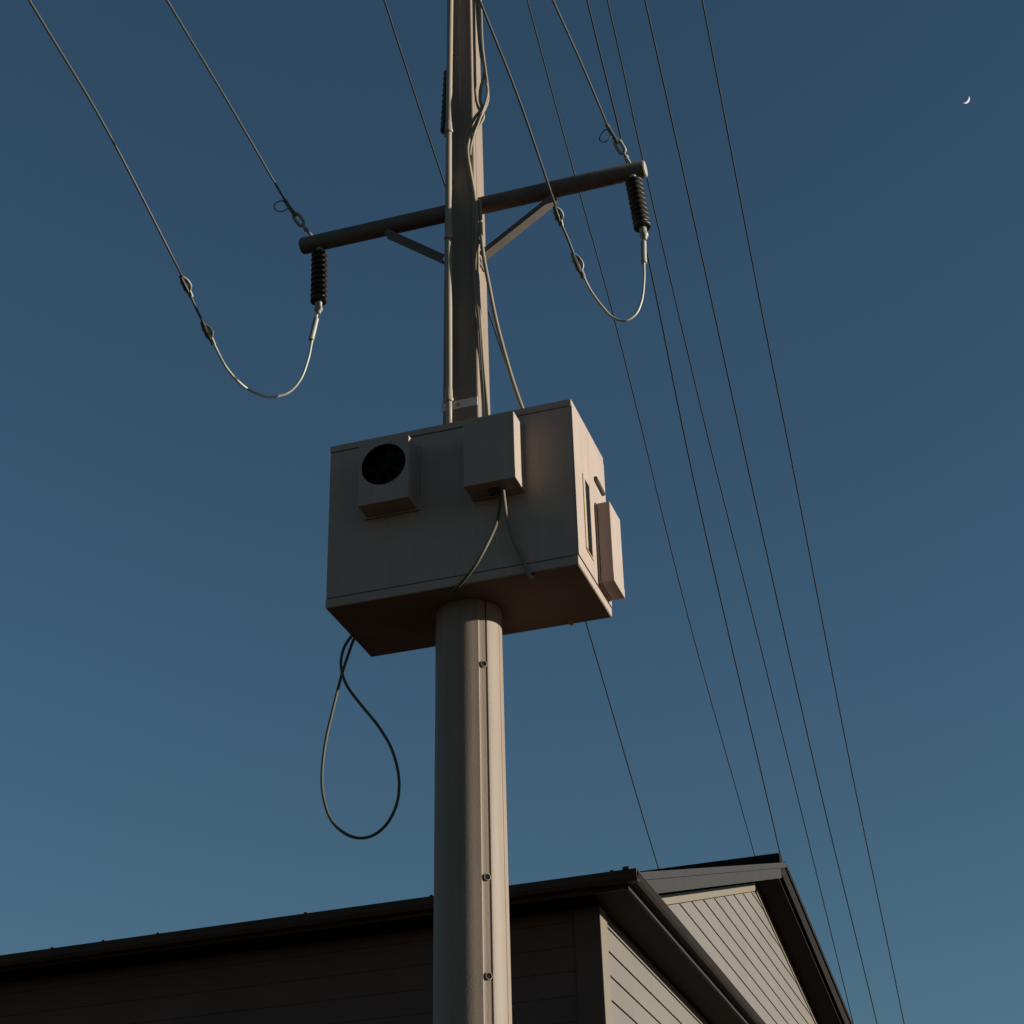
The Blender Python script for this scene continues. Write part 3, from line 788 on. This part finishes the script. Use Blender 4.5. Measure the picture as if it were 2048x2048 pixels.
def dead_end(s, label):
    root = thing('line_wire', label, 'wire', PTS['wire' + s][-1], 'line wires tied to the crossarm')
    w = [Vector(p) for p in PTS['wire' + s]]
    tube('conductor', w, WR, 'wire', root, sides=8, n=6)
    h = [Vector(p) for p in PTS['hw' + s]]
    tube('grip', [h[0] - (h[1] - h[0]).normalized() * .02, h[0], h[1], h[2]], .0115, 'wire', root, sides=10)
    tube('wire_tail', PTS['loop' + s], .0034, 'wire', root, sides=6, n=8)
    # turnbuckle frame: two bars and end nuts
    d = (h[3] - h[2]).normalized(); side = d.cross(Vector((0, 1, 0))).normalized()
    if side.x < 0: side = -side
    bm = bmesh.new()
    for sg in (-1, 1):
        add_tube(bm, [h[2] + side * sg * .005, h[2] + d * .006 + side * sg * .015, h[2] + d * .02 + side * sg * .0165, h[3] - d * .02 + side * sg * .0165, h[3] - d * .006 + side * sg * .014, h[3] + side * sg * .004], .0095, 8, n=4)
    link('turnbuckle', bm, 'galv', root, smooth=True)
    lathe('turnbuckle_nut', h[2] - d * .012, h[2] + d * .014, [(0, .010), (.003, .014), (.022, .014), (.026, .010)], 'wire', root, sides=8, smooth=False)
    bm = bmesh.new()
    e = Vector((h[5].x + .012, ARM_Y, (ARM_Z0 if h[5].x < 0 else ARM_Z1) + .030))
    add_tube(bm, [h[3], h[4], (h[4] + e) / 2, e], .0085, 8)
    add_lathe(bm, h[4] + d * .004, h[4] + d * .02, [(0, .014), (.014, .014)], 6)
    link('eye_bolt', bm, 'galv', root, smooth=False)
dead_end('B', 'wire with a small curled tail anchored on top of the left crossarm end')
dead_end('D', 'wire with a small curled tail anchored on top of the right crossarm end')

labs = {
    'w1': 'thin wire crossing behind the right jumper loop and down to the roof ridge',
    'w2': 'thin wire passing behind the pole and cabinet, leftmost of those reaching the house roof',
    'w3': 'darkest thin wire passing behind the right insulator and meeting the end of the roof ridge',
    'w4': 'thin wire passing just behind the right tip of the crossarm and down past the gable',
    'w5': 'thin wire in the open sky right of the crossarm, second wire from the right edge',
    'w6': 'rightmost thin wire crossing the open sky and ending right of the house gable',
}
for kx, rr in (('w1', .0078), ('w2', .0085), ('w3', .0100), ('w4', .0078), ('w5', .0085), ('w6', .0085)):
    tag(tube('overhead_wire', PTS[kx], rr, 'black', None, sides=8, n=8), labs[kx], 'wire', 'overhead wires behind the pole')

# ------------------------------------------------------------------ moon: slim crescent far away, its sunlight put into shape and glow
md = Vector((0.02722576, 0.79746945, 0.69516652)).normalized()
dist = 9000.0
mc = Vector((2.44, -7.144, 1.6)) + md * dist
rt = right; upv = md.cross(right).normalized() * -1.0
if upv.z < 0: upv = -upv
mr = dist * 8.0 / 3542.0
bm = bmesh.new()
N = 24
ang0 = R(-38)
fo, fi = [], []
for k in range(N + 1):
    t = -math.pi / 2 + math.pi * k / N
    o_ = (mr * math.cos(t), mr * math.sin(t)); i_ = (mr * .52 * math.cos(t), mr * math.sin(t))
    for lst, (a, b) in ((fo, o_), (fi, i_)):
        x = a * math.cos(ang0) - b * math.sin(ang0); y = a * math.sin(ang0) + b * math.cos(ang0)
        lst.append(mc + rt * x + upv * y)
A = fo + fi[1:-1][::-1]
va = [bm.verts.new(p) for p in A]; vb = [bm.verts.new(p + md * 3.0) for p in A]
nA = len(A)
for k in range(N):
    def idx_i(q): return 0 if q == 0 else (N if q == N else nA - q)
    quad = [k, k + 1, idx_i(k + 1), idx_i(k)]
    quad = list(dict.fromkeys(quad))
    if len(quad) >= 3:
        bm.faces.new([va[q] for q in quad]); bm.faces.new([vb[q] for q in quad[::-1]])
for k in range(nA):
    j = (k + 1) % nA
    bm.faces.new((va[k], va[j], vb[j], vb[k]))
moon = link('moon', bm, moon_m)
tag(moon, 'tiny pale crescent moon high in the upper right of the blue sky', 'moon')
